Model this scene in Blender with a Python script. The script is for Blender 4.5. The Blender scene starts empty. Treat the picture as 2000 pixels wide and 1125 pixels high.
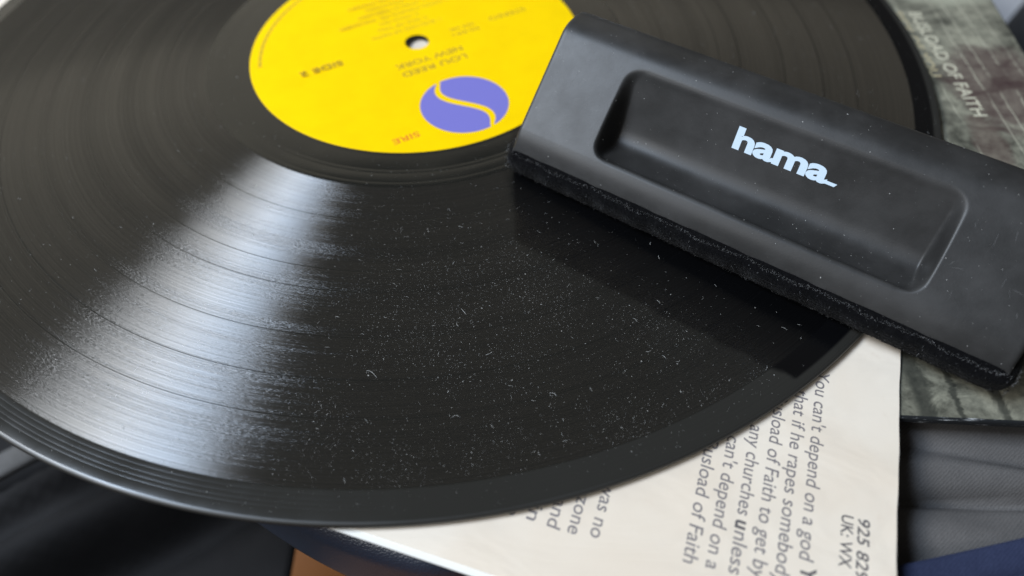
import bpy, bmesh, math, random
import numpy as np
from mathutils import Vector, Matrix
random.seed(7)
rng = np.random.default_rng(11)
R = math.radians
sc = bpy.context.scene
COL = sc.collection
MM = 0.001

# ------------------------------------------------------------------ camera
cam_d = bpy.data.cameras.new('camera')
cam = bpy.data.objects.new('camera', cam_d); COL.objects.link(cam)
pitch, roll = 0.901923621, -0.0146886
fwd = Vector((0, math.cos(pitch), -math.sin(pitch)))
right = Vector((1, 0, 0)); up = right.cross(fwd)
rr = math.cos(roll) * right + math.sin(roll) * up
uu = -math.sin(roll) * right + math.cos(roll) * up
m = Matrix((rr, uu, -fwd)).transposed().to_4x4()
m.translation = Vector((27.8132, -202.4543, 134.7202)) * MM
cam.matrix_world = m
cam_d.sensor_width = 36; cam_d.lens = 1486.32 / 2000 * 36
cam_d.clip_start = 0.005; cam_d.clip_end = 50
cam_d.dof.use_dof = True
cam_d.dof.focus_distance = 0.166
cam_d.dof.aperture_fstop = 8.0
sc.camera = cam

# ------------------------------------------------------------------ world and lamps
w = bpy.data.worlds.new('World'); sc.world = w; w.use_nodes = True
bg = w.node_tree.nodes['Background']
bg.inputs[0].default_value = (1.0, 0.96, 0.90, 1); bg.inputs[1].default_value = 0.045

def area(name, loc, aim, sx, sy, radiance, col):
    d = bpy.data.lights.new(name, 'AREA'); d.shape = 'RECTANGLE'; d.size = sx; d.size_y = sy
    d.energy = radiance * sx * sy * math.pi; d.color = col
    o = bpy.data.objects.new(name, d); COL.objects.link(o)
    o.location = loc
    o.rotation_euler = (Vector(aim) - Vector(loc)).to_track_quat('-Z', 'Y').to_euler()
    return o
# the window to the left: two panes
area('window_light', (-1.147, -0.10, 1.115), (0, -0.08, 0), 0.72, 0.29, 19.5, (0.92, 0.96, 1.0))
area('window_light', (-0.927, -0.10, 1.304), (0, -0.08, 0), 0.72, 0.28, 22.5, (0.64, 0.79, 1.0))
# soft light from the open side in front
area('front_light', (-1.56, -1.15, 1.22), (0.05, -0.05, 0), 1.0, 0.7, 5.0, (0.97, 0.98, 1.0))
# the bright warm wall of the room behind
area('room_light', (-0.75, 2.4, 1.36), (0, 0, 0), 2.9, 1.45, 0.50, (1.0, 0.92, 0.74))

sc.view_settings.view_transform = 'Standard'; sc.view_settings.look = 'None'
sc.view_settings.exposure = 0.5; sc.view_settings.gamma = 1

# ------------------------------------------------------------------ helpers
def droop(x, y):
    """the warp of the record: its left side hangs low (mm)"""
    r2 = (x * x + y * y) / 22500.0
    c = np.maximum(0, np.cos(np.arctan2(y, x) - 3.032))
    return -7.975 * r2 * c * c

def new_obj(name, verts, faces, mat=None, parent=None, smooth=True):
    me = bpy.data.meshes.new(name)
    me.from_pydata([tuple(v) for v in np.asarray(verts, float) * MM], [], [tuple(int(i) for i in f) for f in faces])
    if mat: me.materials.append(mat)
    if smooth:
        me.polygons.foreach_set('use_smooth', [True] * len(me.polygons))
    me.update()
    o = bpy.data.objects.new(name, me); COL.objects.link(o)
    if parent: o.parent = parent
    return o

def tag(o, label=None, cat=None, group=None, kind=None):
    if label: o['label'] = label
    if cat: o['category'] = cat
    if group: o['group'] = group
    if kind: o['kind'] = kind
    return o

def empty(name, label, cat, loc=(0, 0, 0), group=None):
    o = bpy.data.objects.new(name, None); COL.objects.link(o)
    o.empty_display_size = 0.02
    o.location = Vector(loc) * MM
    return tag(o, label, cat, group)

def grid_faces(n, k, wrap=False):
    """faces of an n x k grid (index i*k+j); wrap joins the last i to the first"""
    f = []
    for i in range(n if wrap else n - 1):
        a = i * k; b = ((i + 1) % n) * k
        for j in range(k - 1):
            f.append((a + j, b + j, b + j + 1, a + j + 1))
    return f

class NT:
    """tiny node-graph helper"""
    def __init__(self, name):
        self.mat = bpy.data.materials.new(name); self.mat.use_nodes = True
        self.t = self.mat.node_tree; self.b = self.t.nodes['Principled BSDF']
        self.out = self.t.nodes['Material Output']
    def n(self, typ, **kw):
        x = self.t.nodes.new(typ)
        for k, v in kw.items(): setattr(x, k, v)
        return x
    def put(self, sock, v):
        if isinstance(v, bpy.types.NodeSocket): self.t.links.new(v, sock)
        else: sock.default_value = v
    def math(self, op, a, b=None, c=None, clamp=False):
        x = self.n('ShaderNodeMath', operation=op); x.use_clamp = clamp
        for i, v in enumerate((a, b, c)):
            if v is not None: self.put(x.inputs[i], v)
        return x.outputs[0]
    def mapr(self, v, a, b, c=0.0, d=1.0, smooth=True):
        x = self.n('ShaderNodeMapRange', interpolation_type='SMOOTHSTEP' if smooth else 'LINEAR')
        self.put(x.inputs[0], v)
        for i, q in enumerate((a, b, c, d)): self.put(x.inputs[i + 1], q)
        return x.outputs[0]
    def mix(self, f, a, b, mode='MIX'):
        x = self.n('ShaderNodeMix', data_type='RGBA', blend_type=mode)
        self.put(x.inputs[0], f); self.put(x.inputs[6], a); self.put(x.inputs[7], b)
        return x.outputs[2]
    def noise(self, vec, scale, detail=2, rough=0.5, dim='3D', dist=0.0):
        x = self.n('ShaderNodeTexNoise', noise_dimensions=dim)
        if vec is not None: self.put(x.inputs['Vector'], vec)
        x.inputs['Scale'].default_value = scale; x.inputs['Detail'].default_value = detail
        x.inputs['Roughness'].default_value = rough; x.inputs['Distortion'].default_value = dist
        return x.outputs[0]
    def obj(self):
        return self.n('ShaderNodeTexCoord').outputs['Object']
    def mapping(self, vec, scale=(1, 1, 1), rot=(0, 0, 0), loc=(0, 0, 0)):
        x = self.n('ShaderNodeMapping'); self.put(x.inputs[0], vec)
        x.inputs['Location'].default_value = loc; x.inputs['Rotation'].default_value = rot; x.inputs['Scale'].default_value = scale
        return x.outputs[0]
    def bump(self, h, dist, strength=1.0):
        x = self.n('ShaderNodeBump'); x.inputs['Distance'].default_value = dist
        self.put(x.inputs['Strength'], strength); self.put(x.inputs['Height'], h)
        return x.outputs[0]
    def set(self, **kw):
        for k, v in kw.items(): self.put(self.b.inputs[k.replace('_', ' ')], v)

def c4(r, g, b): return (r, g, b, 1)

def plain(name, col, rough=0.5, spec=0.5):
    t = NT(name); t.set(Base_Color=c4(*col), Roughness=rough); t.b.inputs['Specular IOR Level'].default_value = spec
    return t.mat

# ------------------------------------------------------------------ lettering
def text_verts(s, offset=0.0, shear=0.0, spacing=1.0):
    cu = bpy.data.curves.new('lettering', 'FONT'); cu.body = s; cu.offset = offset; cu.shear = shear
    cu.space_character = spacing; cu.resolution_u = 4
    ob = bpy.data.objects.new('lettering', cu); COL.objects.link(ob)
    dg = bpy.context.evaluated_depsgraph_get(); dg.update()
    me = bpy.data.meshes.new_from_object(ob.evaluated_get(dg))
    v = np.array([p.co[:] for p in me.vertices]).reshape(-1, 3); f = [tuple(p.vertices) for p in me.polygons]
    bpy.data.objects.remove(ob); bpy.data.curves.remove(cu); bpy.data.meshes.remove(me)
    return v, f

def lettering(name, s, origin, dx, dy, height, width, mat, parent, offset=0.0, shear=0.0, spacing=1.0, warp=False, thick=0.0, align='left'):
    """flat print: 'origin' is the start of the baseline (mm), dx/dy unit axes, height = cap height, width = total width (None = natural)"""
    v, f = text_verts(s, offset, shear, spacing)
    cap = 0.73
    k = height / cap
    x0, x1 = v[:, 0].min(), v[:, 0].max()
    kx = k if width is None else width / (x1 - x0)
    X = (v[:, 0] - x0) * kx; Y = v[:, 1] * k
    if align == 'center': X = X - (x1 - x0) * kx / 2
    o = np.array(origin, float); dx = np.array(dx, float); dy = np.array(dy, float)
    p = o + X[:, None] * dx + Y[:, None] * dy
    if warp: p[:, 2] += droop(p[:, 0], p[:, 1])
    nz = np.cross(dx, dy)
    fl = [tuple(q) for q in f]
    if thick:
        n = len(p); q = p - nz * thick
        # walls along boundary edges
        from collections import Counter
        ec = Counter(); 
        for face in f:
            for a, b in zip(face, face[1:] + face[:1]): ec[(a, b)] += 1
        walls = [(b, a, a + n, b + n) for (a, b) in ec if (b, a) not in ec]
        p = np.vstack([p, q]); fl = fl + walls
    return new_obj(name, p, fl, mat, parent, smooth=False)

# ------------------------------------------------------------------ materials
RINGS = [74.6, 90.7, 96.6, 109.1, 119.7, 128.8]
def vinyl_material():
    t = NT('black_vinyl')
    o = t.obj()
    sep = t.n('ShaderNodeSeparateXYZ'); t.put(sep.inputs[0], o)
    x, y = sep.outputs[0], sep.outputs[1]
    r = t.math('SQRT', t.math('ADD', t.math('MULTIPLY', x, x), t.math('MULTIPLY', y, y)))
    ph = t.math('ARCTAN2', y, x)
    rm = t.math('MULTIPLY', r, 1000.0)                       # radius in mm
    # polar vector: fine across the groove, long along it
    def polar(kr, ka):
        c = t.n('ShaderNodeCombineXYZ'); t.put(c.inputs[0], t.math('MULTIPLY', rm, kr)); t.put(c.inputs[1], t.math('MULTIPLY', ph, ka))
        return c.outputs[0]
    def ring1d(k, detail=3):
        q = t.n('ShaderNodeTexNoise', noise_dimensions='1D'); t.put(q.inputs['W'], t.math('MULTIPLY', rm, k)); q.inputs['Scale'].default_value = 1.0
        q.inputs['Detail'].default_value = detail; q.inputs['Roughness'].default_value = 0.65
        return q.outputs[0]
    groove = t.math('MULTIPLY', t.mapr(rm, 62.6, 63.1), t.mapr(rm, 143.6, 143.2))
    for rk in RINGS:
        d = t.math('ABSOLUTE', t.math('SUBTRACT', rm, rk))
        groove = t.math('MULTIPLY', groove, t.mapr(d, 0.05, 0.20, 0.28, 1.0))
    slow = ring1d(0.16, 2); fast = ring1d(1.3, 4)
    loud = t.math('ADD', t.math('MULTIPLY', slow, 0.6), t.math('MULTIPLY', fast, 0.6))     # how hard each turn is modulated
    g1 = t.noise(polar(4.0, 60.0), 1.0, 2, 0.6)
    g2 = t.noise(polar(7.0, 110.0), 1.0, 1, 0.5)
    g3 = t.noise(polar(2.6, 16.0), 1.0, 2, 0.5)
    h = t.math('ADD', t.math('MULTIPLY', g1, 0.55), t.math('ADD', t.math('MULTIPLY', g2, 0.45), t.math('MULTIPLY', g3, 0.5)))
    nb = t.bump(h, 0.00013, t.math('MULTIPLY', groove, t.mapr(loud, 0.42, 0.78, 0.04, 0.9)))
    tan = t.n('ShaderNodeTangent', direction_type='RADIAL', axis='Z')
    # grooved sheen: wide across the groove, narrow along it
    gl = t.n('ShaderNodeBsdfAnisotropic', distribution='GGX')
    gl.inputs['Color'].default_value = c4(1, 1, 1); gl.inputs['Anisotropy'].default_value = 0.84; gl.inputs['Rotation'].default_value = 0.0
    t.put(gl.inputs['Roughness'], t.mapr(loud, 0.35, 0.85, 0.33, 0.39))
    t.put(gl.inputs['Tangent'], tan.outputs[0]); t.put(gl.inputs['Normal'], nb)
    # a thin film of dust dulls the disc; the brush's dark reflection is painted in along its front
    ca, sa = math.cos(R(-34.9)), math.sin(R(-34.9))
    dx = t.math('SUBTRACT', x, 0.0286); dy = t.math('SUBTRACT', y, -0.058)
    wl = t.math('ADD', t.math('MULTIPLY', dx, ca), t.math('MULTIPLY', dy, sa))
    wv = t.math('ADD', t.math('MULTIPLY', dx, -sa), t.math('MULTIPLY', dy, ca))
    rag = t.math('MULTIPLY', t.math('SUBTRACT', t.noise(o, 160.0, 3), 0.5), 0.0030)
    brush_reflection = t.math('MULTIPLY', t.mapr(t.math('ADD', wv, rag), -0.0200, -0.0182), t.mapr(t.math('ADD', wl, t.math('MULTIPLY', wv, 0.72)), -0.0012, 0.0008))
    t.set(Base_Color=t.mix(brush_reflection, c4(0.0088, 0.0086, 0.0078), c4(0.0020, 0.0021, 0.0024)), Roughness=0.6); t.b.inputs['Specular IOR Level'].default_value = 0.0
    fr = t.n('ShaderNodeFresnel'); fr.inputs['IOR'].default_value = 2.15
    gx = t.n('ShaderNodeMixShader'); t.put(gx.inputs[0], t.math('MULTIPLY', fr.outputs[0], t.mapr(ring1d(2.7, 5), 0.35, 0.65, 0.86, 1.12))); t.put(gx.inputs[1], t.b.outputs[0]); t.put(gx.inputs[2], gl.outputs[0])
    # the lands between and the smooth rings
    sm = t.n('ShaderNodeBsdfPrincipled')
    t.put(sm.inputs['Base Color'], t.mix(t.math('MULTIPLY', brush_reflection, t.mapr(rm, 148.6, 147.8)), t.mix(t.mapr(rm, 143.3, 143.7), c4(0.010, 0.010, 0.0085), c4(0.024, 0.0232, 0.0205)), c4(0.0025, 0.0026, 0.003)))
    film = t.noise(o, 35.0, 4, 0.6)
    t.put(sm.inputs['Roughness'], t.math('ADD', t.mapr(film, 0.3, 0.7, 0.13, 0.24), t.mapr(rm, 149.4, 150.0, 0.0, 0.28))); sm.inputs['IOR'].default_value = 1.5
    mx = t.n('ShaderNodeMixShader'); t.put(mx.inputs[0], t.math('MULTIPLY', groove, 0.90))
    t.put(mx.inputs[1], sm.outputs[0]); t.put(mx.inputs[2], gx.outputs[0])
    t.t.links.new(mx.outputs[0], t.out.inputs[0])
    return t.mat

def label_material():
    t = NT('yellow_label_paper')
    o = t.obj()
    n = t.noise(o, 90.0, 4, 0.6)
    col = t.mix(t.mapr(n, 0.3, 0.7), c4(0.94, 0.615, 0.0), c4(0.98, 0.655, 0.0))
    t.set(Base_Color=col, Roughness=0.55); t.b.inputs['Specular IOR Level'].default_value = 0.05
    t.put(t.b.inputs['Normal'], t.bump(t.noise(o, 1600.0, 2), 0.00003, 0.3))
    return t.mat

def paper_material(name, a, b):
    t = NT(name); o = t.obj()
    big = t.noise(t.mapping(o, (1, 1, 1)), 22.0, 4, 0.55, dist=0.6)
    fine = t.noise(o, 900.0, 3, 0.6)
    spots = t.mapr(t.noise(o, 60.0, 5, 0.7), 0.62, 0.75)
    col = t.mix(t.mapr(big, 0.35, 0.68), c4(*a), c4(*b))
    col = t.mix(t.math('MULTIPLY', spots, 0.35), col, c4(0.62, 0.50, 0.38))
    t.set(Base_Color=col, Roughness=0.62)
    wr = t.math('ADD', t.noise(t.mapping(o, (1, 2.2, 1), (0, 0, 0.5)), 30.0, 3, 0.5, dist=1.0), t.math('MULTIPLY', fine, 0.02))
    t.put(t.b.inputs['Normal'], t.bump(wr, 0.002, 0.4))
    return t.mat

def plastic_material():
    t = NT('black_satin_plastic'); o = t.obj()
    n = t.noise(o, 60.0, 5, 0.65); f = t.noise(o, 2600.0, 2, 0.5)
    col = t.mix(t.mapr(n, 0.35, 0.75), c4(0.020, 0.0195, 0.0188), c4(0.036, 0.035, 0.034))
    t.set(Base_Color=col, Roughness=t.mapr(n, 0.3, 0.7, 0.42, 0.52)); t.b.inputs['Specular IOR Level'].default_value = 0.42
    t.put(t.b.inputs['Normal'], t.bump(f, 0.00004, 0.35))
    return t.mat

def velvet_material():
    t = NT('black_velvet'); o = t.obj()
    n = t.noise(o, 420.0, 4, 0.7)
    col = t.mix(t.mapr(n, 0.45, 0.8), c4(0.003, 0.003, 0.0035), c4(0.008, 0.008, 0.0085))
    t.set(Base_Color=col, Roughness=0.95)
    t.b.inputs['Specular IOR Level'].default_value = 0.08
    t.b.inputs['Sheen Weight'].default_value = 0.06; t.b.inputs['Sheen Roughness'].default_value = 0.4
    t.put(t.b.inputs['Normal'], t.bump(t.noise(o, 1500.0, 3, 0.7), 0.0006, 0.8))
    return t.mat

def cloth_material(name, a, b, twill=1400.0, ang=0.9, rough=0.85, strength=0.5):
    t = NT(name); o = t.obj()
    wv = t.n('ShaderNodeTexWave', wave_type='BANDS', bands_direction='X'); t.put(wv.inputs[0], t.mapping(o, (1, 1, 1), (0, 0, ang)))
    wv.inputs['Scale'].default_value = twill * 0.40; wv.inputs['Distortion'].default_value = 3.5; wv.inputs['Detail'].default_value = 2; wv.inputs['Detail Scale'].default_value = 3
    n = t.noise(o, 45.0, 4, 0.6); f = t.noise(o, 1800.0, 3, 0.7)
    k = t.math('ADD', t.math('MULTIPLY', wv.outputs[1], 0.08), t.math('ADD', t.math('MULTIPLY', n, 0.65), t.math('MULTIPLY', f, 0.35)))
    col = t.mix(t.mapr(k, 0.35, 0.95), c4(*a), c4(*b))
    t.set(Base_Color=col, Roughness=rough); t.b.inputs['Specular IOR Level'].default_value = 0.2
    t.put(t.b.inputs['Normal'], t.bump(t.math('ADD', t.math('MULTIPLY', wv.outputs[1], 0.3), f), 0.0002, strength))
    return t.mat

def leather_material():
    t = NT('navy_grained_leatherette'); o = t.obj()
    v = t.n('ShaderNodeTexVoronoi', feature='SMOOTH_F1'); t.put(v.inputs['Vector'], t.mapping(o, (1, 1.4, 1))); v.inputs['Scale'].default_value = 2000.0
    n = t.noise(o, 1500.0, 3, 0.7)
    t.set(Base_Color=c4(0.020, 0.029, 0.052), Roughness=0.40)
    t.b.inputs['Specular IOR Level'].default_value = 1.0
    t.put(t.b.inputs['Normal'], t.bump(t.math('ADD', v.outputs[0], t.math('MULTIPLY', n, 0.8)), 0.00013, 0.7))
    return t.mat

def cover_material():
    t = NT('worn_collage_print'); o = t.obj()
    sep = t.n('ShaderNodeSeparateXYZ'); t.put(sep.inputs[0], o)
    big = t.noise(o, 26.0, 5, 0.62, dist=1.5); mid = t.noise(t.mapping(o, (1, 1.5, 1)), 95.0, 5, 0.7, dist=0.8); fine = t.noise(o, 420.0, 4, 0.7)
    v = t.math('ADD', t.math('MULTIPLY', big, 0.55), t.math('ADD', t.math('MULTIPLY', mid, 0.45), t.math('MULTIPLY', fine, 0.22)))
    cr = t.n('ShaderNodeValToRGB'); t.put(cr.inputs[0], v)
    e = cr.color_ramp; e.elements[0].position = 0.42; e.elements[0].color = c4(0.022, 0.024, 0.020)
    e.elements[1].position = 0.84; e.elements[1].color = c4(0.46, 0.45, 0.33)
    for p, c in ((0.53, (0.082, 0.080, 0.062)), (0.62, (0.19, 0.185, 0.142)), (0.72, (0.32, 0.308, 0.235))):
        q = e.elements.new(p); q.color = c4(*c)
    col = cr.outputs[0]
    # a maroon patch of the print, and a pale top corner
    def blob(cx, cy, rx, ry):
        dx = t.math('DIVIDE', t.math('SUBTRACT', sep.outputs[0], cx * MM), rx * MM)
        dy = t.math('DIVIDE', t.math('SUBTRACT', sep.outputs[1], cy * MM), ry * MM)
        d = t.math('ADD', t.math('MULTIPLY', dx, dx), t.math('MULTIPLY', dy, dy))
        d = t.math('ADD', d, t.math('MULTIPLY', t.math('SUBTRACT', mid, 0.5), 1.6))
        return t.mapr(d, 1.15, 0.35)
    col = t.mix(t.math('MULTIPLY', blob(170, -22, 17, 24), 0.55), col, c4(0.085, 0.040, 0.043))
    col = t.mix(t.math('MULTIPLY', blob(172, 34, 20, 16), 0.60), col, c4(0.50, 0.50, 0.38))
    col = t.mix(t.math('MULTIPLY', blob(157, -48, 5, 16), 0.5), col, c4(0.10, 0.055, 0.050))
    # joint lines of the pictured wall, running along the lettering
    ln = None
    for k, xx in enumerate((146.0, 153.0, 164.5, 168.5, 173.5, 178.5)):
        d = t.math('ABSOLUTE', t.math('ADD', t.math('SUBTRACT', sep.outputs[0], xx * MM), t.math('MULTIPLY', t.math('SUBTRACT', big, 0.5), 0.004)))
        q = t.mapr(d, 0.00045, 0.00012)
        ln = q if ln is None else t.math('MAXIMUM', ln, q)
    ln = t.math('MULTIPLY', ln, t.mapr(big, 0.40, 0.60))
    col = t.mix(t.math('MULTIPLY', ln, 0.6), col, c4(0.46, 0.44, 0.34))
    # dark posts at the foot of the print
    dk = None
    for xx, wd in ((112.0, 3.2), (118.5, 1.0), (127.5, 1.4)):
        d = t.math('ABSOLUTE', t.math('ADD', t.math('SUBTRACT', sep.outputs[0], xx * MM), t.math('MULTIPLY', t.math('SUBTRACT', mid, 0.5), 0.006)))
        q = t.mapr(d, wd * MM, wd * 0.3 * MM); dk = q if dk is None else t.math('MAXIMUM', dk, q)
    dk = t.math('MULTIPLY', dk, t.mapr(sep.outputs[1], -0.085, -0.105))
    col = t.mix(t.math('MULTIPLY', dk, 0.7), col, c4(0.012, 0.014, 0.013))
    t.set(Base_Color=col, Roughness=0.42)
    t.put(t.b.inputs['Normal'], t.bump(t.math('ADD', mid, ln), 0.0006, 0.25))
    return t.mat

def edge_material():
    t = NT('worn_cover_edge'); o = t.obj()
    n = t.noise(t.mapping(o, (0.35, 1, 2.5)), 420.0, 4, 0.75)
    t.set(Base_Color=t.mix(t.mapr(n, 0.54, 0.66), c4(0.012, 0.014, 0.016), c4(0.55, 0.57, 0.58)), Roughness=0.7)
    return t.mat

def wood_material():
    t = NT('orange_wood_floor'); o = t.obj()
    n = t.noise(t.mapping(o, (1, 9, 1)), 6.0, 4, 0.6)
    t.set(Base_Color=t.mix(n, c4(0.19, 0.062, 0.004), c4(0.27, 0.092, 0.007)), Roughness=0.45)
    return t.mat

M = dict(vinyl=vinyl_material(), label=label_material(), ink=plain('label_ink', (0.40, 0.255, 0.012), 0.6),
         faint=plain('faint_label_ink', (0.58, 0.38, 0.010), 0.6),
         red=plain('red_label_ink', (0.78, 0.22, 0.004), 0.6), purple=plain('violet_label_ink', (0.19, 0.18, 0.54), 0.5, 0.2),
         paper=paper_material('cream_paper', (0.76, 0.655, 0.53), (0.81, 0.725, 0.61)),
         white_paper=plain('white_paper', (0.86, 0.84, 0.78), 0.6),
         grey_ink=plain('grey_print', (0.205, 0.185, 0.185), 0.7), dark_ink=plain('dark_grey_print', (0.115, 0.105, 0.105), 0.7),
         plastic=plastic_material(), logo=plain('pale_blue_print', (0.60, 0.73, 0.84), 0.45), velvet=velvet_material(),
         fuzz=plain('lit_velvet_fibre', (0.22, 0.22, 0.22), 0.7), fuzz_dark=plain('velvet_dark_fibre', (0.005, 0.005, 0.0055), 0.8, 0.1),
         dust=plain('dust', (0.46, 0.455, 0.435), 0.9), cover=cover_material(), edge=edge_material(),
         cream=plain('cream_print', (0.60, 0.57, 0.44), 0.45), tan=plain('tan_print', (0.50, 0.43, 0.27), 0.45),
         twill=cloth_material('grey_twill', (0.092, 0.088, 0.086), (0.165, 0.156, 0.150)),
         navy_cloth=cloth_material('navy_cloth', (0.018, 0.024, 0.056), (0.048, 0.060, 0.120)),
         black_cloth=cloth_material('black_cloth', (0.010, 0.010, 0.011), (0.022, 0.022, 0.023), strength=0.3),
         grey_web=cloth_material('grey_webbing', (0.10, 0.10, 0.10), (0.20, 0.20, 0.20)),
         pale_cloth=cloth_material('pale_cloth', (0.55, 0.55, 0.57), (0.66, 0.66, 0.68)),
         charcoal=cloth_material('charcoal_cloth', (0.022, 0.022, 0.024), (0.045, 0.045, 0.047)),
         leather=leather_material(), wood=wood_material())

# ------------------------------------------------------------------ setting: the floor far below
fl = new_obj('floor', [(-3000, -3000, -520), (3000, -3000, -520), (3000, 3000, -520), (-3000, 3000, -520)], [(0, 1, 2, 3)], M['wood'], smooth=False)
tag(fl, kind='structure')

# ------------------------------------------------------------------ the record
rec = empty('vinyl_record', 'black vinyl record with a yellow label, dusty and lying on a paper sleeve', 'record', (0, 0, 0))
FLIP = True
def disc(name, prof, mat, parent, na=900, closed=False):
    """revolve a list of (r, z) in mm and lay the warp over it"""
    a = np.linspace(0, 2 * np.pi, na, endpoint=False)
    pr = np.array(prof)
    x = np.cos(a)[:, None] * pr[None, :, 0]; y = np.sin(a)[:, None] * pr[None, :, 0]
    z = np.broadcast_to(pr[None, :, 1], x.shape) + droop(x, y)
    v = np.stack([x, y, z], -1).reshape(-1, 3)
    f = [tuple(reversed(q)) for q in grid_faces(na, len(prof), wrap=True)] if FLIP else grid_faces(na, len(prof), wrap=True)
    return new_obj(name, v, f, mat, parent)
HOLE = 3.63
prof = [(HOLE, -1.75), (HOLE, -0.25), (HOLE + 0.15, -0.10)]
prof += [(r, -0.10) for r in np.arange(6, 50, 4)] + [(50.0, -0.10), (50.4, -0.12), (51.5, -0.12)]
for rg in (56.6, 57.9, 61.2):                                   # run-out spiral
    prof += [(rg - 0.25, -0.12), (rg - 0.12, -0.126), (rg, -0.134), (rg + 0.12, -0.126), (rg + 0.25, -0.12)]
prof += [(62.5, -0.12), (63.0, -0.17)]
last = 63.0
for rg in RINGS:                                                # bands between the tracks
    prof += [(r, -0.17) for r in np.linspace(last + 1.5, rg - 1.0, 4)]
    prof += [(rg - 0.22, -0.17), (rg - 0.12, -0.174), (rg - 0.04, -0.179), (rg + 0.02, -0.181), (rg + 0.08, -0.179), (rg + 0.14, -0.174), (rg + 0.24, -0.17)]
    last = rg + 0.4
prof += [(r, -0.17) for r in np.linspace(last + 1.5, 142.6, 5)]
prof += [(143.2, -0.165), (143.5, -0.12), (143.8, -0.098)]
for rg in (144.6, 145.7, 146.7, 147.6):                         # lead-in turns
    prof += [(rg - 0.26, -0.096), (rg - 0.12, -0.104), (rg, -0.117), (rg + 0.12, -0.104), (rg + 0.26, -0.096)]
prof += [(148.4, -0.10), (149.4, -0.115), (149.85, -0.16), (150.1, -0.26), (150.28, -0.42), (150.39, -0.65), (150.42, -0.85), (150.42, -1.05), (150.2, -1.35), (149.7, -1.6), (149.0, -1.72)]
prof += [(148.0, -1.75), (100.0, -1.75), (50.0, -1.75), (HOLE, -1.75)]
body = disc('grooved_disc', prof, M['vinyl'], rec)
lab = disc('paper_label', [(HOLE + 0.02, -0.085)] + [(r, -0.05) for r in (4.0, 10, 20, 30, 40, 49.7)] + [(50.0, -0.07), (50.02, -0.11)], M['label'], rec, 360)

LA = R(207.0)
LU = np.array([math.cos(LA), math.sin(LA), 0]); LV = np.array([-math.sin(LA), math.cos(LA), 0])
ZP = -0.035
def lab_pt(u, v, z=ZP): return u * LU + v * LV + np.array([0, 0, z])
def label_text(s, u, v, h, width=None, mat='ink', align='center', offset=0.0):
    return lettering('lettering', s, lab_pt(u, v), LU, LV, h, width, M[mat], rec, offset=offset, align=align)
label_text('LOU REED', 0, 12.4, 2.4, 20.5, offset=0.012)
label_text('NEW YORK', 0, 8.2, 2.4, 21.5, offset=0.012)
label_text('SIDE 2', 30.0, -2.0, 2.4, 13.0, offset=0.012)
label_text('STEREO', -31.0, -1.2, 2.0, 12.5)
label_text('925 829-1', -15.5, 1.4, 1.7, 9.0)
label_text('WX 246', -15.5, -1.4, 1.7, 8.0)
label_text('SIRE', 20.0, 38.4, 2.2, 7.6, mat='red', offset=0.015)
y = -8.5
for i, s in enumerate(('BUSLOAD OF FAITH', 'SICK OF YOU', 'HOLD ON', 'GOOD EVENING MR. WALDHEIM', 'XMAS IN FEBRUARY', 'STRAWMAN', 'DIME STORE MYSTERY')):
    label_text('%d. %s' % (i + 1, s), 0, y, 1.7, None, 'faint'); y -= 3.1
# round logo with the S-shaped gap
def logo():
    cx, cy, Rr = 0.0, 33.7, 12.4
    n = 40
    def curve(off):
        """the S from the foot to the top, shifted sideways by off"""
        pts = []
        for k in range(n + 1):
            t = -1 + 2 * k / n                      # -1 foot .. 1 top
            v = t * (Rr + 0.05)
            u = -math.sin(t * math.pi * 0.86) * 4.6
            # widest mid-way, thin at the tips
            wd = 0.95 * (1 - abs(t) ** 5 * 0.75)
            du = -math.cos(t * math.pi * 0.86) * math.pi * 0.86 * 4.6 / (Rr + 0.05)
            nx, ny = 1 / math.hypot(1, du), -du / math.hypot(1, du)
            pts.append((u + off * wd * nx, v + off * wd * ny))
        return pts
    for side in (-1, 1):
        c = [p for p in curve(side) if math.hypot(*p) < Rr]
        a0 = math.atan2(c[-1][1], c[-1][0]); a1 = math.atan2(c[0][1], c[0][0])
        if side > 0:
            if a1 > a0: a1 -= 2 * math.pi
        else:
            if a1 < a0: a1 += 2 * math.pi
        arc = [(Rr * math.cos(a0 + (a1 - a0) * k / 60), Rr * math.sin(a0 + (a1 - a0) * k / 60)) for k in range(61)]
        poly = c + arc
        bm = bmesh.new()
        vs = [bm.verts.new(Vector(lab_pt(cx + p[0], cy + p[1], ZP)) * MM) for p in poly]
        es = [bm.edges.new((vs[i], vs[(i + 1) % len(vs)])) for i in range(len(vs))]
        bmesh.ops.triangle_fill(bm, use_beauty=True, edges=es, normal=(0, 0, 1))
        me = bpy.data.meshes.new('logo_half'); bm.to_mesh(me); bm.free(); me.materials.append(M['purple'])
        o = bpy.data.objects.new('logo_half', me); COL.objects.link(o); o.parent = rec
logo()
# small print round the rim of the label
v, f = [], []
for k in range(150):
    a = LA + R(-14) - R(62) * k / 150
    if k % 9 == 8: continue
    r0 = 46.6; hh = 0.75 if k % 3 else 0.95; wv = 0.0042
    b = len(v)
    for (rq, aq) in ((r0, a - wv), (r0, a + wv), (r0 + hh, a + wv), (r0 + hh, a - wv)):
        v.append((rq * math.cos(aq), rq * math.sin(aq), ZP + float(droop(np.array(rq * math.cos(aq)), np.array(rq * math.sin(aq))))))
    f.append((b, b + 1, b + 2, b + 3))
tag(new_obj('rim_print', v, f, M['faint'], rec, smooth=False), kind='stuff')

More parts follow.
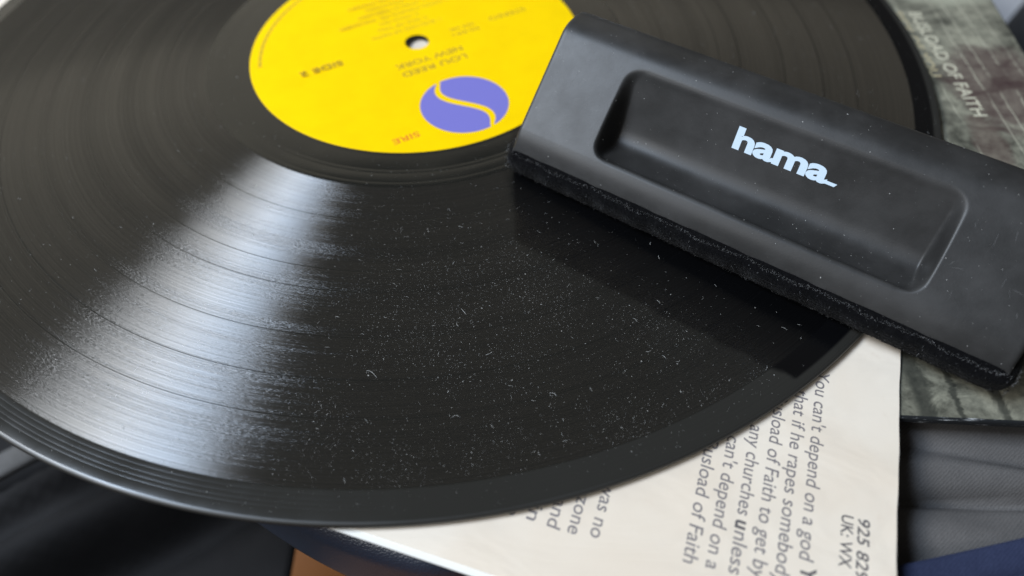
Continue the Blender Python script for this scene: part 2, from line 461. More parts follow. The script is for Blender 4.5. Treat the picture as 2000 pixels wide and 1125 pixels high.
# ------------------------------------------------------------------ the paper sleeve
TD = np.array([math.cos(R(251.1)), math.sin(R(251.1)), 0]); TU = np.array([-TD[1], TD[0], 0])
slv = empty('lyric_sheet', 'folded cream paper sheet printed with grey lyrics, under the record', 'paper sheet', (0, 0, 0))
def sleeve_z(p, z0):
    x, y = p[:, 0], p[:, 1]
    u = p @ TD; vv = p @ TU
    wave = 0.06 * np.sin(u * 0.09 + 1.0) * np.clip((vv - 100) / 40, 0, 1) * np.clip((np.hypot(x, y) - 150) / 12, 0, 1)
    return z0 + droop(x, y) * 1.0 + wave
def sheet(name, u0, u1, v0, v1, z0, th, mat, nu=90, nv=90):
    us = np.linspace(u0, u1, nu); vs_ = np.linspace(v0, v1, nv)
    U_, V_ = np.meshgrid(us, vs_, indexing='ij')
    # slightly ragged right-hand edge
    edge = 0.09 * np.sin(us * 0.21) + 0.05 * np.sin(us * 0.67 + 1)
    V_[:, -1] += edge
    p = U_.reshape(-1, 1) * TD + V_.reshape(-1, 1) * TU
    top = p.copy(); top[:, 2] = sleeve_z(p, z0)
    bot = top.copy(); bot[:, 2] -= th
    n = len(top); g = grid_faces(nu, nv)
    faces = list(g) + [tuple(i + n for i in reversed(q)) for q in g]
    idx = np.arange(n).reshape(nu, nv)
    rim = list(idx[:, 0]) + list(idx[-1, 1:]) + list(idx[::-1, -1][1:]) + list(idx[0, ::-1][1:-1])
    for a, b in zip(rim, rim[1:] + rim[:1]): faces.append((a, b, b + n, a + n))
    o = new_obj(name, np.vstack([top, bot]), faces, mat, slv, smooth=False)
    return o
fp = sheet('front_panel', -45.0, 142.6, -158.5, 141.3, -2.05, 0.18, M['paper'])
if fp.data.polygons[0].normal.z < 0: fp.data.flip_normals()
bp = sheet('back_panel', -45.6, 143.9, -159.0, 141.5, -2.30, 0.20, M['white_paper'], 60, 60)
if bp.data.polygons[0].normal.z < 0: bp.data.flip_normals()
def sleeve_text(s, u0, vv, width, mat='grey_ink', h=2.75, offset=0.0, shear=0.06):
    o = lettering('lettering', s, u0 * TD + vv * TU, TD, TU, h, width, M[mat], slv, offset=offset, shear=shear)
    me = o.data
    co = np.array([q.co[:] for q in me.vertices]) / MM
    co[:, 2] = sleeve_z(co * np.array([1, 1, 0]), -2.05 + 0.03)
    me.vertices.foreach_set('co', (co * MM).ravel())
    if me.polygons and me.polygons[0].normal.z < 0: me.flip_normals()
    return o
sleeve_text("You can't depend on a god", 81.8, 124.8, 41.2, offset=0.004)
sleeve_text('You', 124.0, 125.3, 6.6, 'dark_ink', offset=0.022)
sleeve_text('t that if he rapes somebody', 85.2, 121.0, 43.5, offset=0.004)
sleeve_text('Busload of Faith to get by', 89.9, 117.1, 39.0, offset=0.004)
sleeve_text('any churches', 98.6, 113.2, 19.4, offset=0.004)
sleeve_text('u', 119.1, 113.2, 1.75, 'dark_ink', offset=0.03)
sleeve_text('nless', 121.3, 113.2, 8.0, offset=0.004)
sleeve_text("can't depend on a", 102.4, 109.2, 27.3, offset=0.004)
sleeve_text('Busload of Faith', 104.5, 105.2, 25.4, offset=0.004)
sleeve_text('was no', 119.6, 88.3, 11.0, offset=0.004)
sleeve_text('ozone', 121.6, 84.2, 9.6, offset=0.004)
sleeve_text('and', 125.4, 80.3, 5.9, offset=0.004)
sleeve_text('in', 128.0, 76.3, 3.1, offset=0.004)
sleeve_text('e', 129.6, 72.4, 1.7, offset=0.004)
sleeve_text('925 829', 111.9, 134.5, 11.6, 'dark_ink', h=2.2, offset=0.012, shear=0.1)
sleeve_text('UK: WX', 112.1, 131.6, 10.0, 'dark_ink', h=2.2, offset=0.012, shear=0.0)

# ------------------------------------------------------------------ the album cover
cov = empty('album_cover', 'worn album cover with a mottled grey-green print, lowest in the record stack', 'album cover', (0, 0, 0))
CX = np.array([math.cos(R(-4.0)), math.sin(R(-4.0)), 0]); CY = np.array([-CX[1], CX[0], 0])
corner = np.array([174.2, -132.8, 0])
def board(name, th, z0, mat):
    n = 40
    a = np.linspace(0, 315, n)
    A_, B_ = np.meshgrid(a, a, indexing='ij')
    p = corner - A_.reshape(-1, 1) * CX + B_.reshape(-1, 1) * CY
    top = p.copy(); top[:, 2] = z0 + droop(p[:, 0], p[:, 1]) * 1.15
    return p, top, n
p, top, n = board('x', 0, -2.75, None)
g = [tuple(reversed(q)) for q in grid_faces(n, n)]
face = new_obj('printed_face', top, g, M['cover'], cov)
if face.data.polygons[0].normal.z < 0: face.data.flip_normals()
idx = np.arange(n * n).reshape(n, n)
rim = list(idx[:, 0]) + list(idx[-1, 1:]) + list(idx[::-1, -1][1:]) + list(idx[0, ::-1][1:-1])
out = top[rim].copy(); mid = top[rim].mean(0)
ro = out - 0.0; d = ro - mid; d[:, 2] = 0; d /= np.linalg.norm(d, axis=1)[:, None]
l0 = out.copy(); l0[:, 2] += 0.02
l1 = out + d * 0.45; l1[:, 2] -= 0.30
l2 = out + d * 0.55; l2[:, 2] -= 1.2
l3 = out + d * 0.35; l3[:, 2] -= 2.2
k = len(rim); vv = np.vstack([l0, l1, l2, l3]); ff = []
for L_ in range(3):
    for i in range(k):
        j = (i + 1) % k
        ff.append((L_ * k + i, L_ * k + j, (L_ + 1) * k + j, (L_ + 1) * k + i))
new_obj('card_edge', vv, ff, M['edge'], cov)
back = top.copy(); back[:, 2] -= 2.2
new_obj('back_face', back, [tuple(reversed(q)) for q in g], M['cover'], cov)
def cover_text(s, x, y0, y1, h, mat):
    o = lettering('lettering', s, (x, y0, -2.60), (0.02, -1, 0), (1, 0.02, 0), h, y0 - y1, M[mat], cov, offset=0.004, thick=0.14)
    return o
cover_text('BUSLOAD OF FAITH', 155.9, 16.0, -35.6, 3.9, 'cream')
cover_text('SICK OF YOU', 150.9, 16.5, -17.4, 3.0, 'tan')

# ------------------------------------------------------------------ the record brush
BA = R(-34.9)
BL = np.array([math.cos(BA), math.sin(BA), 0]); BW = np.array([-math.sin(BA), math.cos(BA), 0]); BO = np.array([28.6, -58.0, 0.02])
brush = empty('record_brush', 'black plastic record cleaning brush with finger recess and pale blue logo, across the record', 'record brush', (0, 0, 0))
def bl(p):
    p = np.asarray(p, float)
    return BO + p[:, 0:1] * BL + p[:, 1:2] * BW + p[:, 2:3] * np.array([0, 0, 1.0])
def chaikin(pts, it=2):
    pts = np.array(pts, float)
    for _ in range(it):
        q = np.empty((2 * (len(pts) - 1), pts.shape[1]))
        q[0::2] = pts[:-1] * 0.75 + pts[1:] * 0.25; q[1::2] = pts[:-1] * 0.25 + pts[1:] * 0.75
        pts = np.vstack([pts[:1], q, pts[-1:]])
    return pts
def resample(pts, n):
    d = np.concatenate([[0], np.cumsum(np.linalg.norm(np.diff(pts, axis=0), axis=1))])
    t = np.linspace(0, d[-1], n)
    return np.stack([np.interp(t, d, pts[:, i]) for i in range(pts.shape[1])], -1)
NS = 110
S0, S1 = np.array([2.7, 12.75]), np.array([19.9, 28.45])           # the finger recess on the slope
pre = resample(chaikin([(-0.5, 7.4), (0.0, 8.7), (0.55, 9.9), (1.2, 11.0), (1.9, 11.9), tuple(S0)], 2), 22)
flat = resample(np.array([S0, S1]), NS)
rec_prof = [tuple(S0), (3.6, 13.25), (4.3, 12.6), (6.0, 12.1), (9.0, 11.7), (11.6, 11.9), (13.6, 13.6), (15.0, 16.2), (16.6, 20.2), (18.9, 26.0), (19.35, 27.6), tuple(S1)]
hol = resample(chaikin(rec_prof, 3), NS)
post = chaikin([tuple(S1), (21.6, 29.95), (23.6, 30.65), (26.0, 30.8), (28.6, 30.65), (31, 29.7), (34.0, 27.0), (52.0, 12.2), (53.3, 11.0), (53.5, 9.5), (53.5, 7.6)], 3)
post = resample(post, 90)
LB = 116.8
e_l = np.concatenate([[0, 0.12, 0.3, 0.55, 0.9], np.linspace(1.5, 18.4, 12), np.linspace(18.7, 26.5, 44), np.linspace(27.5, 89, 60), np.linspace(90, 97.6, 44), np.linspace(98.2, LB - 1.5, 14), LB - np.array([0.9, 0.55, 0.3, 0.12, 0])])
s_par = np.linspace(0, 1, NS) * np.linalg.norm(S1 - S0)
SL = s_par[-1]
def smooth(x): x = np.clip(x, 0, 1); return x * x * x * (x * (6 * x - 15) + 10)
def corner_off(s, rad):
    ds = np.minimum(s, SL - s); q = np.clip(rad - ds, 0, rad)
    return rad - np.sqrt(np.maximum(rad * rad - q * q, 0))
rows = []
RC = 4.2
inward = None
for l in e_l:
    off = corner_off(s_par, RC)
    dl = np.minimum(l - (19.2 + off), (96.7 - off) - l)
    m = smooth(dl / 3.3)[:, None]
    mid_ = flat * (1 - m) + hol * m
    pr = np.vstack([pre[:-1], mid_, post[1:]])
    # rounded ends
    e = min(l, LB - l); rad = 0.9
    if e < rad:
        ins = rad - math.sqrt(max(rad * rad - (rad - e) ** 2, 0))
        tg = np.gradient(pr, axis=0); tg /= np.linalg.norm(tg, axis=1)[:, None]
        nrm = np.stack([tg[:, 1], -tg[:, 0]], -1)          # to the inside of the handle
        pr = pr + nrm * ins * np.clip((pr[:, 1:2] - 7.6) / 2.0, 0, 1)
    rows.append(np.hstack([np.full((len(pr), 1), l), pr]))
nP = len(rows[0])
hv = np.vstack(rows)
hf = grid_faces(len(e_l), nP)
hf.append(tuple(range(nP))); hf.append(tuple((len(e_l) - 1) * nP + i for i in reversed(range(nP))))
hf.append(tuple([0, (len(e_l) - 1) * nP, (len(e_l) - 1) * nP + nP - 1, nP - 1]))
handle = new_obj('handle', bl(hv), hf, M['plastic'], brush)
bm = bmesh.new(); bm.from_mesh(handle.data); bmesh.ops.recalc_face_normals(bm, faces=bm.faces); bm.to_mesh(handle.data); bm.free()
for pz in handle.data.polygons:
    if len(pz.vertices) > 4: pz.use_smooth = False
# logo on the rear wall of the recess
wd = np.array([0, 18.9 - 14.6, 26.0 - 14.6]); wd /= np.linalg.norm(wd)
wn = np.array([0, -wd[2], wd[1]])
def wall_dir(v): return v[0] * BL + v[1] * BW + v[2] * np.array([0, 0, 1.0])
lo = np.array([48.3, 16.6, 19.9]) + wn * 0.10
org = bl([lo])[0]
DX, DY = wall_dir((1, 0, 0)), wall_dir(wd)
brand = lettering('logo_lettering', 'hama', org, DX, DY, 5.0, 21.6, M['logo'], brush, offset=0.034, spacing=0.97, thick=0.10)
q = [(19.6, 0.0), (21.0, 0.0), (22.4, 0.0), (23.4, 0.0), (23.9, 0.75), (22.6, 0.75), (21.2, 0.75), (20.0, 0.75)]
tl = np.array([org + a * DX + b * DY + wall_dir(wn) * 0.02 for a, b in q])
underline = new_obj('logo_underline', tl, [(0, 1, 6, 7), (1, 2, 5, 6), (2, 3, 4, 5)], M['logo'], brush, smooth=False)
# lay the print onto the curved wall
i0 = int(np.argmax(hol[:, 0] > 12.0)); wz = hol[i0:]
for ob_, lift in ((brand, 0.07), (underline, 0.09)):
    co = np.array([p.co[:] for p in ob_.data.vertices]) / MM - BO
    cl, cw, cz = co @ BL, co @ BW, co[:, 2]
    base = np.interp(cz, wz[:, 1], wz[:, 0])
    front = cw < np.interp(cz, [19.9, 24.6], [16.6, 18.37]) - 0.05 if ob_ is brand else np.ones(len(cw), bool)
    cw2 = base - np.where(front, lift, -0.05)
    ob_.data.vertices.foreach_set('co', (bl(np.stack([cl, cw2, cz], -1)) * MM).ravel()); ob_.data.update()

# fine scuffs in the plastic of the front slope
vv, ff = [], []
sn = np.array([0, -0.676, 0.737])
for q in range(46):
    l_ = rng.uniform(2, 17) if rng.random() < 0.55 else rng.uniform(98, 114)
    t_ = rng.uniform(0.06, 0.9); a_ = rng.uniform(0, math.pi); ln = rng.uniform(0.8, 4.0) * (0.5 + rng.random()); cu = rng.normal(0, 0.25)
    p_ = np.array([l_, *(S0 + (S1 - S0) * t_)]); hw = rng.uniform(0.012, 0.028); n_ = 6; k0 = len(vv)
    e1 = np.array([1.0, 0, 0]); e2 = np.array([0, 0.737, 0.676]); ok_ = True; tmp = []
    for k in range(n_ + 1):
        d_ = math.cos(a_) * e1 + math.sin(a_) * e2; sd = -math.sin(a_) * e1 + math.cos(a_) * e2
        tp = hw * math.sin(math.pi * (k + 0.3) / (n_ + 0.6))
        for sg in (-1, 1):
            pt = p_ + sg * tp * sd + sn * 0.02
            ok_ &= (1.2 < pt[0] < 18.6 or 97.6 < pt[0] < LB - 1.2) and (S0[0] + 0.3 < pt[1] < S1[0] - 0.3)
            tmp.append(pt)
        p_ = p_ + d_ * ln / n_; a_ += cu / n_ * 2
    if not ok_: continue
    vv += tmp; ff += [(k0 + 2 * k, k0 + 2 * k + 2, k0 + 2 * k + 3, k0 + 2 * k + 1) for k in range(n_)]
sc_o = new_obj('scuff_marks', bl(np.array(vv)), ff, plain('scuffed_plastic', (0.15, 0.15, 0.15), 0.6), brush, smooth=False)
tag(sc_o, kind='stuff')

# velvet pad
def pad_section():
    pts = [(1.5, 8.5), (0.2, 8.4), (-0.8, 7.5), (-1.8, 6.2), (-2.1, 5.2), (-1.7, 3.2), (-0.9, 1.3), (0.2, 0.25), (2.0, 0.0)]
    pts = chaikin(pts, 2)
    f_ = resample(pts, 26)
    b_ = f_[::-1].copy(); b_[:, 0] = 54.0 - b_[:, 0]
    bottom = np.linspace(4, 50, 12)[:, None] * np.array([[1, 0]])
    return np.vstack([f_, bottom, b_])
ps = pad_section()
pl_ = np.concatenate([[-1.9, -1.8, -1.5, -1.0, -0.3], np.linspace(0.6, 116.8, 200), [117.4, 117.8, 118.2, 118.5, 118.7]])
rows = []
cen = np.array([27.0, 4.0])
for l in pl_:
    e = min(l + 1.9, 118.7 - l); rad = 3.2
    ins = 0.0
    if e < rad: ins = rad - math.sqrt(max(rad * rad - (rad - e) ** 2, 0))
    dirv = np.sign(27.0 - ps[:, 0]) * np.clip(np.abs(27.0 - ps[:, 0]) / 24, 0, 1)
    q = ps.copy(); q[:, 0] += dirv * ins
    q[:, 1] += (4.0 - q[:, 1]) * min(ins * 0.18, 0.6)
    wob = 0.22 * math.sin(l * 0.33) + 0.16 * math.sin(l * 0.81 + 1.3)
    front = np.clip((0.8 - q[:, 0]) / 2.0, 0, 1)
    q[:, 0] += wob * front * np.clip(q[:, 1] / 3, 0.2, 1)
    q[:, 1] += 0.5 * wob * front * np.clip(q[:, 1] / 6, 0, 1)
    rows.append(np.hstack([np.full((len(q), 1), l), q]))
kP = len(ps); pv = np.vstack(rows); pf = grid_faces(len(pl_), kP)
pf.append(tuple(range(kP))); pf.append(tuple((len(pl_) - 1) * kP + i for i in reversed(range(kP))))
for i in range(len(pl_) - 1): pf.append((i * kP, i * kP + kP - 1, (i + 1) * kP + kP - 1, (i + 1) * kP))
pad = new_obj('velvet_pad', bl(pv), pf, M['velvet'], brush)
bm = bmesh.new(); bm.from_mesh(pad.data); bmesh.ops.recalc_face_normals(bm, faces=bm.faces); bm.to_mesh(pad.data); bm.free()
# pile of the velvet: short hairs on the front and on both ends
def hairs(name, count, mat, ln, wd_, pick):
    v, f = [], []
    for _ in range(count):
        base, nrm = pick()
        d = nrm + rng.normal(0, 0.55, 3); d /= np.linalg.norm(d)
        L_ = ln * rng.uniform(0.4, 1.3)
        s = np.cross(d, rng.normal(0, 1, 3)); s /= np.linalg.norm(s); s *= wd_ * rng.uniform(0.6, 1.3)
        bend = rng.normal(0, 0.3, 3) * L_
        k = len(v)
        v += [base - s, base + s, base + d * L_ * 0.6 + s * 0.7, base + d * L_ * 0.6 - s * 0.7, base + d * L_ + bend * 0.6]
        f += [(k, k + 1, k + 2, k + 3), (k + 3, k + 2, k + 4)]
    o = new_obj(name, bl(np.array(v)), f, mat, brush, smooth=False)
    return tag(o, kind='stuff')
fs = resample(chaikin([(1.5, 8.5), (0.2, 8.4), (-0.8, 7.5), (-1.8, 6.2), (-2.1, 5.2), (-1.7, 3.2), (-0.9, 1.3), (0.2, 0.25)], 2), 60)
fw = lambda l: 0.22 * math.sin(l * 0.33) + 0.16 * math.sin(l * 0.81 + 1.3)
def front_pick(lo_=0, hi_=60):
    def g_():
        l = rng.uniform(-0.3, 117.4); i = rng.integers(lo_, hi_)
        w_, z_ = fs[i]; a = fs[max(i - 1, 0)]; b = fs[min(i + 1, 59)]; t = b - a; t /= np.linalg.norm(t) + 1e-9
        ww = fw(l) * np.clip((0.8 - w_) / 2, 0, 1) * np.clip(z_ / 3, 0.2, 1)
        return np.array([l, w_ + ww, z_ + 0.5 * ww * min(z_ / 6, 1)]), np.array([0, -abs(t[1]), -t[0] * 1.0 if False else (0.5 if z_ > 6.5 else -0.15)])
    return g_
def end_pick():
    left = rng.random() < 0.6
    w_ = rng.uniform(-0.8, 14) if rng.random() < 0.8 else rng.uniform(-1, 50); z_ = rng.uniform(0.6, 7.6)
    return np.array([-1.6 if left else 118.4, w_, z_]), np.array([-1.0 if left else 1.0, -0.3, 0.2])
hairs('pile', 26000, M['fuzz_dark'], 0.34, 0.025, front_pick())
hairs('pile', 3000, M['fuzz_dark'], 0.5, 0.03, end_pick)
hairs('lit_pile', 2200, M['fuzz'], 0.45, 0.02, front_pick(15, 19))  # paler copies of the dark hairs; caught light put into their colour
hairs('lit_pile', 900, M['fuzz'], 0.4, 0.02, front_pick(55, 60))
hairs('lit_pile', 500, M['fuzz'], 0.45, 0.02, front_pick(0, 60))
hairs('lit_pile', 1100, M['fuzz'], 0.7, 0.024, end_pick)

# ------------------------------------------------------------------ dust
def specks(pts, nrms, sizes, name, parent=None, mat=None):
    """little uneven flakes lying on a surface: mm, three-sided pyramids"""
    n = len(pts)
    a = rng.uniform(0, 2 * np.pi, n)
    ref = np.where(np.abs(nrms[:, 2:3]) < 0.9, np.array([[0, 0, 1.0]]), np.array([[1.0, 0, 0]]))
    t1 = np.cross(nrms, ref); t1 /= np.linalg.norm(t1, axis=1)[:, None]; t2 = np.cross(nrms, t1)
    V = []; 
    st = rng.uniform(0.6, 1.9, n)
    for k in range(4):
        ang = a + k * np.pi / 2
        rad = sizes * rng.uniform(0.6, 1.2, n) * (st if k % 2 else 1.0)
        V.append(pts + (np.cos(ang) * rad)[:, None] * t1 + (np.sin(ang) * rad)[:, None] * t2)
    V.append(pts + nrms * (sizes * 0.7)[:, None])
    v = np.stack(V, 1).reshape(-1, 3)
    f = []
    for i in range(n):
        b = i * 5
        f += [(b, b + 1, b + 4), (b + 1, b + 2, b + 4), (b + 2, b + 3, b + 4), (b + 3, b, b + 4)]
    o = new_obj(name, v, f, mat or M['dust'], parent, smooth=False)
    return tag(o, kind='stuff')
def rec_z(r): return np.where(r > 143.6, -0.075, np.where(r < 63, -0.10, -0.155))
def brush_foot(x, y, pad_=0.5):
    p = np.stack([x - BO[0], y - BO[1]], -1); l = p @ BL[:2]; w_ = p @ BW[:2]
    return (l > -2 - pad_) & (l < 120) & (w_ > -2 - pad_) & (w_ < 56)
CL = [(rng.uniform(-150, 150), rng.uniform(-150, 60), rng.uniform(2, 9)) for _ in range(420)]
CLx, CLy, CLs = (np.array(q) for q in zip(*CL))
def clump(x, y):
    out = np.zeros(len(x))
    for a, b, c in CL: out += np.exp(-((x - a) ** 2 + (y - b) ** 2) / (c * c))
    return np.clip(0.25 + 0.75 * out, 0, 1.0)
def rec_dust(n, dens, smin, smax):
    X = []; 
    r = np.sqrt(rng.uniform(52 ** 2, 149 ** 2, n * 6)); ph = rng.uniform(-np.pi, np.pi, n * 6)
    keep = rng.random(n * 6) < dens(r, ph)
    x, y = r * np.cos(ph), r * np.sin(ph)
    sw = np.stack([x - BO[0], y - BO[1]], -1); sl = sw @ BL[:2]; sv = sw @ BW[:2]
    keep &= ~((sl > 4 + 0.0 * sv) & (sl < 125) & (sv > -19.5 + rng.normal(0, 1.2, n * 6)) & (sv < 0) & (rng.random(n * 6) < 0.86))
    keep &= ~brush_foot(x, y) & (rng.random(n * 6) < clump(x, y))
    x, y, r = x[keep][:n], y[keep][:n], r[keep][:n]
    pts = np.stack([x, y, rec_z(r) + droop(x, y)], -1)
    s = smin * (smax / smin) ** (rng.random(len(x)) ** 2.6)
    return pts, s
def dens_front(r, ph):
    d = np.degrees(ph)
    a = np.exp(-((d + 76) / 30.0) ** 2) * np.clip((r - 58) / 40, 0, 1)
    a = a * np.where(r > 143.6, 0.12, 1) * np.where(r < 63, 0.3, 1)
    return np.clip(a + 0.03, 0, 1)
p1, s1 = rec_dust(40000, dens_front, 0.019, 0.072)
p2, s2 = rec_dust(300, dens_front, 0.07, 0.16)
p3, s3 = rec_dust(6000, lambda r, ph: np.where(r > 143.6, 0.5, 0.6) + 0 * ph, 0.022, 0.11)
pp = np.vstack([p1, p2, p3]); ss = np.concatenate([s1, s2, s3])
dst = specks(pp, np.tile([[0, 0, 1.0]], (len(pp), 1)), ss, 'dust')
tag(dst, 'fine pale dust scattered over the black record', 'dust')
# dust on the handle, a part of the brush as it lies
me = handle.data
cen_ = np.array([q.center[:] for q in me.polygons]) / MM; nor_ = np.array([q.normal[:] for q in me.polygons]); ar = np.array([q.area for q in me.polygons])
ok = (nor_[:, 2] > 0.15) & (ar < 1e-5)
pr_ = ar * ok
lw = (cen_ - BO) @ BL; ww_ = (cen_ - BO) @ BW
inrec = (lw > 20) & (lw < 96) & (ww_ > 3) & (ww_ < 14) & (cen_[:, 2] < 16)
pr_ = pr_ * np.where(inrec, 3.5, 1.0) * np.where((ww_ > 20) & (ww_ < 27), 1.8, 1.0); pr_ /= pr_.sum()
i_ = rng.choice(len(pr_), 850, p=pr_)
jit = rng.normal(0, 0.22, (850, 3)); nn = nor_[i_]; jit -= (jit * nn).sum(1)[:, None] * nn
sz = 0.024 * (0.13 / 0.024) ** (rng.random(850) ** 3.0)
specks(cen_[i_] + jit * 0.6 + nn * 0.01, nn, sz, 'dust_specks', brush)

# fibres of lint: a few one can pick out on the record
LINT = M['lint'] = plain('lint_fibre', (0.50, 0.50, 0.48), 0.8)
def fibre(x, y, ang, length, curl, wdt, hook=0.0):
    n = 12; v = []; f = []
    px, py, a = 0.0, 0.0, ang
    c = []
    for k in range(n):
        c.append((px, py, a)); a += curl / n + (hook if k > n * 0.7 else 0.0)
        px += math.cos(a) * length / n; py += math.sin(a) * length / n
    for k, (qx, qy, a) in enumerate(c):
        ww = wdt * (0.5 + 0.5 * math.sin(math.pi * (k + 0.6) / n)); z = 0.06 + 0.10 * math.sin(math.pi * k / (n - 1))
        v += [(qx - math.sin(a) * ww, qy + math.cos(a) * ww, z), (qx + math.sin(a) * ww, qy - math.cos(a) * ww, z), (qx, qy, z + ww)]
    for k in range(n - 1):
        b = k * 3
        for i in range(3):
            j = (i + 1) % 3
            f.append((b + i, b + j, b + 3 + j, b + 3 + i))
    o = new_obj('lint_fibre', v, f, LINT)
    rr_ = math.hypot(x, y)
    o.location = Vector((x, y, float(rec_z(np.array(rr_))) + float(droop(np.array(x), np.array(y))))) * MM
    return o
for (x, y, ang, ln, cu, hk, lb) in (
    (16.5, -101.5, -1.0, 2.2, 0.1, 0.0, 'straight short lint fibre near the middle of the record, pointing down to the right'),
    (-0.5, -119.0, 2.1, 3.2, 0.6, 0.5, 'longest lint fibre on the record, kinked and hooked at its end'),
    (22.0, -113.8, 0.05, 2.0, 0.9, 0, 'shallow bowl-shaped lint fibre lying level on the record, between the longest fibre and the brush'),
    (36.5, -124.0, 1.9, 1.9, 1.6, 0.4, 'curled lint fibre like a question mark, the rightmost curl on the record below the brush'),
    (17.0, -128.5, 2.2, 1.8, 1.8, 0.3, 'tightly curled lint fibre low on the record, left of the question-mark one')):
    tag(fibre(x, y, ang, ln, cu, 0.045, hk), lb, 'lint', 'lint fibres on the record')
# and the many short ones nobody could count
vv, ff = [], []
for q in range(230):
    r_ = math.sqrt(rng.uniform(66 ** 2, 143 ** 2)); a_ = R(rng.normal(-78, 34)); x, y = r_ * math.cos(a_), r_ * math.sin(a_)
    if brush_foot(np.array([x]), np.array([y]))[0]: continue
    o = fibre(x, y, rng.uniform(0, 6.28), rng.uniform(0.5, 1.5), rng.normal(0, 1.4), rng.uniform(0.014, 0.032), 0)
    b = len(vv); vv += [(p.co + o.location) / MM for p in o.data.vertices]; ff += [tuple(i + b for i in p.vertices) for p in o.data.polygons]
    m_ = o.data; bpy.data.objects.remove(o); bpy.data.meshes.remove(m_)
tag(new_obj('lint', [tuple(p) for p in vv], ff, LINT, None, smooth=False), 'short hair-fine lint strewn among the dust on the record', 'lint', kind='stuff')

# ------------------------------------------------------------------ what lies round and below
def cloth(name, label, cat, us, vs, fn, mat):
    """a sheet of fabric: fn(u, v) -> point in mm; given thickness below"""
    nu, nv = len(us), len(vs)
    P = np.array([[fn(u, v) for v in vs] for u in us]).reshape(-1, 3)
    Q = P - np.array([0, 0, 2.0]); n = len(P); g = grid_faces(nu, nv)
    F = list(g) + [tuple(i + n for i in reversed(q)) for q in g]
    idx = np.arange(n).reshape(nu, nv)
    rim = list(idx[:, 0]) + list(idx[-1, 1:]) + list(idx[::-1, -1][1:]) + list(idx[0, ::-1][1:-1])
    for a, b in zip(rim, rim[1:] + rim[:1]): F.append((a, b, b + n, a + n))
    o = new_obj(name, np.vstack([P, Q]), F, mat)
    bm = bmesh.new(); bm.from_mesh(o.data); bmesh.ops.recalc_face_normals(bm, faces=bm.faces); bm.to_mesh(o.data); bm.free()
    return tag(o, label, cat)
ls = np.linspace
def g1(x, c, s): return math.exp(-((x - c) / s) ** 2)
# grey twill under the right of the cover
def twill(x, y):
    yy = y + (x - 105) * 0.10
    z = -10.5 - 0.10 * max(0, -128 - y) + 2.6 * g1(yy, -135.5, 4.0) - 2.8 * g1(yy + 0.12 * (x - 105), -129.6, 1.8) * min(1, max(0.1, (x - 100) / 35)) \
        - 3.4 * g1(yy - 0.07 * (x - 105), -142.2, 1.3) + 2.2 * g1(yy, -149, 4.5) + 0.4 * math.sin(x * 0.13 + y * 0.21)
    return (x, y, z)
cloth('grey_twill_fabric', 'grey twill fabric with soft creases below the album cover', 'fabric', ls(20, 190, 90), ls(-185, -60, 130), twill, M['twill'])
def navy(x, y):
    s = (y + 158.4) - 0.20 * (x - 100)
    z = -6.5 - 0.02 * s * s * (1 if s > 0 else 0.4) + 0.6 * math.sin(x * 0.09) - 1.6 * g1(s, -4.6, 1.0)
    return (x, y, z)
def navy_pt(x, s): return navy(x, -158.6 + 0.20 * (x - 100) + s)
cloth('navy_cloth', 'dark blue cloth at the lower right, below the grey twill', 'fabric', ls(60, 230, 70), ls(-45, 2.2, 50), navy_pt, M['navy_cloth'])
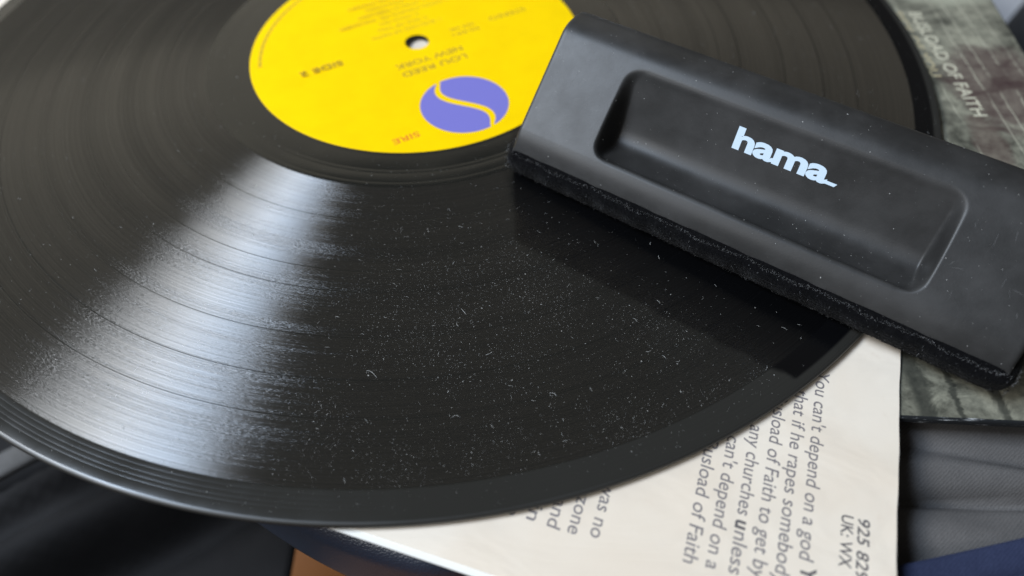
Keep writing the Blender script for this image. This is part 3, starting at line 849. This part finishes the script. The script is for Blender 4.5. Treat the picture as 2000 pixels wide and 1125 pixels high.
# navy leatherette bolster under the sleeve
def bolster():
    a = np.array([-19.7, -125.2, 0.0]); d = np.array([0.898, -0.440, 0.0]); inn = np.array([0.442, 0.897, 0.0])
    nu, nv = 90, 60
    V = []
    sec = chaikin([(14.3, -44.0), (14.6, -26.0), (14.6, -21.5), (13.2, -18.6), (10.5, -16.9), (6, -14.0), (0, -9.4), (-5, -6.2), (-7.5, -7.5), (-8.0, -12.0), (-8.5, -44.0)], 3)
    sec = resample(np.array(sec), nv)
    for i in range(nu):
        s = -50 + 100 * i / (nu - 1)
        bow = -0.0035 * (s - 10) ** 2
        e = max(0, s - 36); tuck = 0.02 * e * e
        for w_, z_ in sec:
            p = a + d * s - inn * (w_ + bow - tuck) + np.array([0, 0, z_ - 0.4 - 0.018 * e * e + 0.5 * math.sin(s * 0.11 + w_ * 0.15) - 0.0])
            V.append(p)
    F = grid_faces(nu, nv); F += [tuple(range(nv)), tuple((nu - 1) * nv + i for i in reversed(range(nv)))]
    for i in range(nu - 1): F.append((i * nv, i * nv + nv - 1, (i + 1) * nv + nv - 1, (i + 1) * nv))
    o = new_obj('leatherette_cushion', V, F, M['leather'])
    bm = bmesh.new(); bm.from_mesh(o.data); bmesh.ops.recalc_face_normals(bm, faces=bm.faces); bm.to_mesh(o.data); bm.free()
    tag(o, 'dark navy grained leatherette cushion under the lower edge of the paper sleeve', 'cushion')
bolster()
# black cloth at the lower left
def black(x, y):
    v = (x + 150) * 0.53 - (y + 100) * 0.85               # across the folds
    u = (x + 150) * 0.85 + (y + 100) * 0.53
    z = -120 + 16 * g1(v, 2, 6) - 14 * g1(v, -9, 6) + 13 * g1(v, 22, 9) - 12 * g1(v, 38, 8) + 3 * math.sin(u * 0.04 + v * 0.06) - 0.02 * max(0, x + 80) ** 1.2
    return (x, y, z)
cloth('black_cloth', 'black cloth in soft blurred folds at the lower left, beneath the record', 'fabric', ls(-360, -46.5, 110), ls(-340, 60, 110), black, M['black_cloth'])

# a grey webbing strap lying over the black cloth, lower left
def strap(u, v):
    x = -176 + u * 0.80 - v * 0.60; y = -112 + u * 0.60 + v * 0.80
    return (x, y, -100 - 0.004 * (u - 40) ** 2 - 0.05 * v * v)
cloth('grey_strap', 'narrow grey webbing strap crossing the black cloth at the lower left', 'strap', ls(-60, 110, 40), ls(-4.5, 4.5, 8), strap, M['grey_web'])

# pale cloth and charcoal cushion beyond the top right corner
def pale(x, y): return (x, y, -104 + 1.5 * math.sin(x * 0.03))
cloth('pale_cloth', 'pale grey cloth glimpsed beyond the top right corner of the album cover', 'fabric', ls(215, 420, 20), ls(150, 420, 20), pale, M['pale_cloth'])
def charcoal(u, v):
    x = 200 + u; y = 115 + 1.1 * (u - 59) - v
    return (x, y, -70 - 14 * (1 - math.sqrt(max(0, 1 - max(0, 1 - v / 14) ** 2))) - 0.06 * v)
cloth('charcoal_cushion', 'charcoal fabric cushion right of the album cover, at the top right', 'cushion', ls(0, 260, 30), ls(0, 230, 60), charcoal, M['charcoal'])
